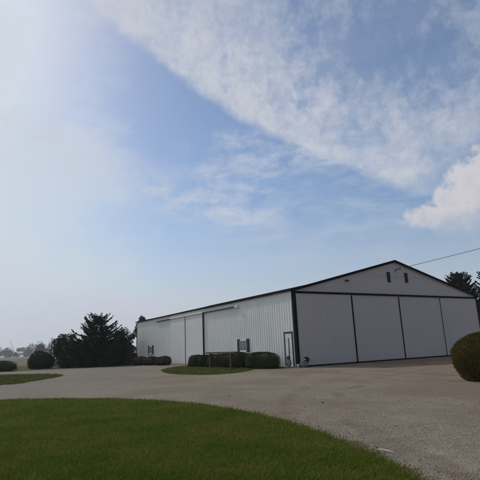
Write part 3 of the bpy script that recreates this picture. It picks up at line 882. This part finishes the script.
tree('spruce_tree', (33.9, 70.0, 0), 'dark broad topped conifer rising behind the right slope of the hangar roof', spruce_meshes(11.7, 3.9, 109, 74, 0.30, 0.42, 1.5), M['spruce'])
tree('spruce_tree', (35.8, 62.0, 0), 'dark conifer cut by the right edge of the picture behind the hangar', spruce_meshes(12.6, 4.6, 110, 74, 0.30, 0.5, 1.5), M['spruce'])

# ------------------------------------------------------------------ timber rail
A, B = Vector((-2.75, 36.6, 0)), Vector((-1.0, 32.9, 0))
dirv = (B - A); Lr = dirv.length; rz = math.atan2(dirv.y, dirv.x)
rail = tag(empty('hitching_rail', (A + B) / 2, rz), 'dark timber rail on two posts standing on the grass before the clipped shrubs', 'rail')
MB().box(-Lr / 2 - 0.85, Lr / 2 + 0.95, -0.07, 0.07, 1.13, 1.25, 0.015).build('rail', M['timber'], rail)
for x in (-Lr / 2, Lr / 2):
    MB().box(x - 0.08, x + 0.08, -0.06, 0.06, -0.02, 1.128, 0.012).build('post', M['timber'], rail)

# ------------------------------------------------------------------ pots by the corner
def leaves(parent, name, c0, r, n, leaf, material, seed, squash=1.0):
    g = np.random.default_rng(seed)
    u = unit(g.normal(size=(n, 3))); p = u * (r * g.uniform(.3, 1, n) ** .5)[:, None] * np.array([1, 1, squash]) + np.array(c0)
    v, f = leaf_quads(p, u + g.normal(0, .5, (n, 3)), leaf * g.uniform(.6, 1.3, n), leaf * .6, g)
    return link(name, np_mesh(name, v, f), material, parent)
q = site(0.15, -0.62)
t = tag(empty('urn', (q.x, q.y, 0)), 'tall pale grey urn with a dark plant beside the white entry door', 'urn')
MB().lathe([(0.17, 0), (0.19, 0.04), (0.15, 0.1), (0.20, 0.22), (0.24, 0.42), (0.21, 0.58), (0.15, 0.68), (0.19, 0.74), (0.17, 0.74), (0.12, 0.68)], seg=20).build('vessel', M['ceramic'], t, smooth=True)
leaves(t, 'plant', (0, 0, 0.84), 0.17, 260, 0.09, M['plant'], 1)
q = site(-0.45, -0.30)
t = tag(empty('pot', (q.x, q.y, 0)), 'small white pot on the ground between the urn and the red plant', 'pot')
MB().lathe([(0.09, 0), (0.15, 0.24), (0.165, 0.27), (0.15, 0.28), (0.12, 0.22)], seg=18).build('vessel', M['whitepot'], t, smooth=True)
leaves(t, 'plant', (0, 0, 0.32), 0.10, 120, 0.06, M['plant'], 2)
q = site(-0.6, 0.10)
t = tag(empty('pot', (q.x, q.y, 0)), 'wide brown grey pot with a dark red leaved plant at the hangar corner', 'pot')
MB().lathe([(0.20, 0), (0.30, 0.14), (0.33, 0.34), (0.30, 0.46), (0.33, 0.50), (0.30, 0.51), (0.26, 0.44)], seg=22).build('vessel', M['stonepot'], t, smooth=True)
leaves(t, 'plant', (0.26, 0.05, 0.62), 0.27, 480, 0.09, M['flower'], 3)
leaves(t, 'blossom', (0.05, -0.18, 0.66), 0.07, 60, 0.06, M['whitepot'], 4, 0.7)

for o in bpy.data.objects:
    if o.get('category') in ('urn', 'pot'): o.scale = (0.8, 0.8, 0.8)
# ------------------------------------------------------------------ small things on the drive
b = MB()
b.tube([(0, 0, 0.022), (0.05, -0.05, 0.028), (0.11, -0.12, 0.025), (0.16, -0.19, 0.018)], [0.008, 0.012, 0.011, 0.005], 8)
tag(b.build('stick', M['driftwood'], None, (1.88, 7.05, 0)), 'short bleached white stick on the gravel at the lawn edge', 'stick')
b = MB(); b.lathe([(0.02, 0), (0.032, 0.012), (0.022, 0.028), (0.006, 0.034)], seg=9)
tag(b.build('stone', M['rock'], None, (2.03, 12.7, 0)), 'single small dark stone out on the open gravel', 'stone')

# ------------------------------------------------------------------ far things
g = np.random.default_rng(21)
parts = []
for k in range(150):
    X = -520 + k * 3.6 + g.normal(0, 2.5); Y = 740 + g.uniform(-40, 60)
    hh = 2.1 * (5.5 + 3.5 * math.sin(k * 0.37) * math.sin(k * 0.13 + 1)) * g.uniform(0.75, 1.2) + 2.5
    if g.random() < 0.12: hh *= 0.6
    for b in range(6):
        c_ = np.array([X + g.normal(0, 2.4), Y + g.normal(0, 2.4), hh * g.uniform(0.15, 0.85)])
        n = 60; u = unit(g.normal(size=(n, 3))); p = c_ + u * (hh * 0.24 * g.uniform(.3, 1, n) ** .4)[:, None]
        parts.append(leaf_quads(p, u + g.normal(0, .6, (n, 3)), 1.8 * g.uniform(.6, 1.5, n), 1.2, g))
v, f = join(parts); v[:, 2] = np.maximum(v[:, 2], 0)
tag(link('far_wood', np_mesh('far_wood', v, f), M['farwood']), 'hazy grey wood along the horizon beyond the field', 'wood', kind='stuff')
cr, tr = leafy_meshes(11.6, 4.6, 120, 9000, 0.8, blobs=30)
tree('far_tree', (-187, 420, 0), 'dome headed hazy tree standing above the far wood', (cr, tr), M['farwood'])
fp = MB().tube([(0, 0, 0), (-6.6, 0, 15.0)], [0.2, 0.1], 8).build('grain_auger', M['greypole'], None, (-188.3, 380, 0))
tag(fp, 'thin leaning dark pole sticking up over the far wood', 'pole')
fp = MB().tube([(0, 0, 0), (0, 0, 7.3)], [0.22, 0.16], 8).build('post', M['greypole'], None, (-67.3, 160, 0))
tag(fp, 'upright grey post just left of the tree group', 'post')

# ------------------------------------------------------------------ haze
HAZE = 0.0003
if HAZE:
    hm = bpy.data.materials.new('haze'); hm.use_nodes = True
    t = hm.node_tree; t.nodes.clear()
    o = t.nodes.new('ShaderNodeOutputMaterial'); pv = t.nodes.new('ShaderNodeVolumePrincipled')
    pv.inputs['Color'].default_value = (0.86, 0.90, 0.97, 1)
    pv.inputs['Density'].default_value = HAZE
    pv.inputs['Anisotropy'].default_value = 0.3
    t.links.new(pv.outputs[0], o.inputs['Volume'])
    hb = MB().box(-GR - 30, GR + 30, -GR - 30, GR + 30, -1.0, 22.0).build('haze', hm)
    tag(hb, 'thin pale haze in the air over the fields', 'haze', kind='stuff')
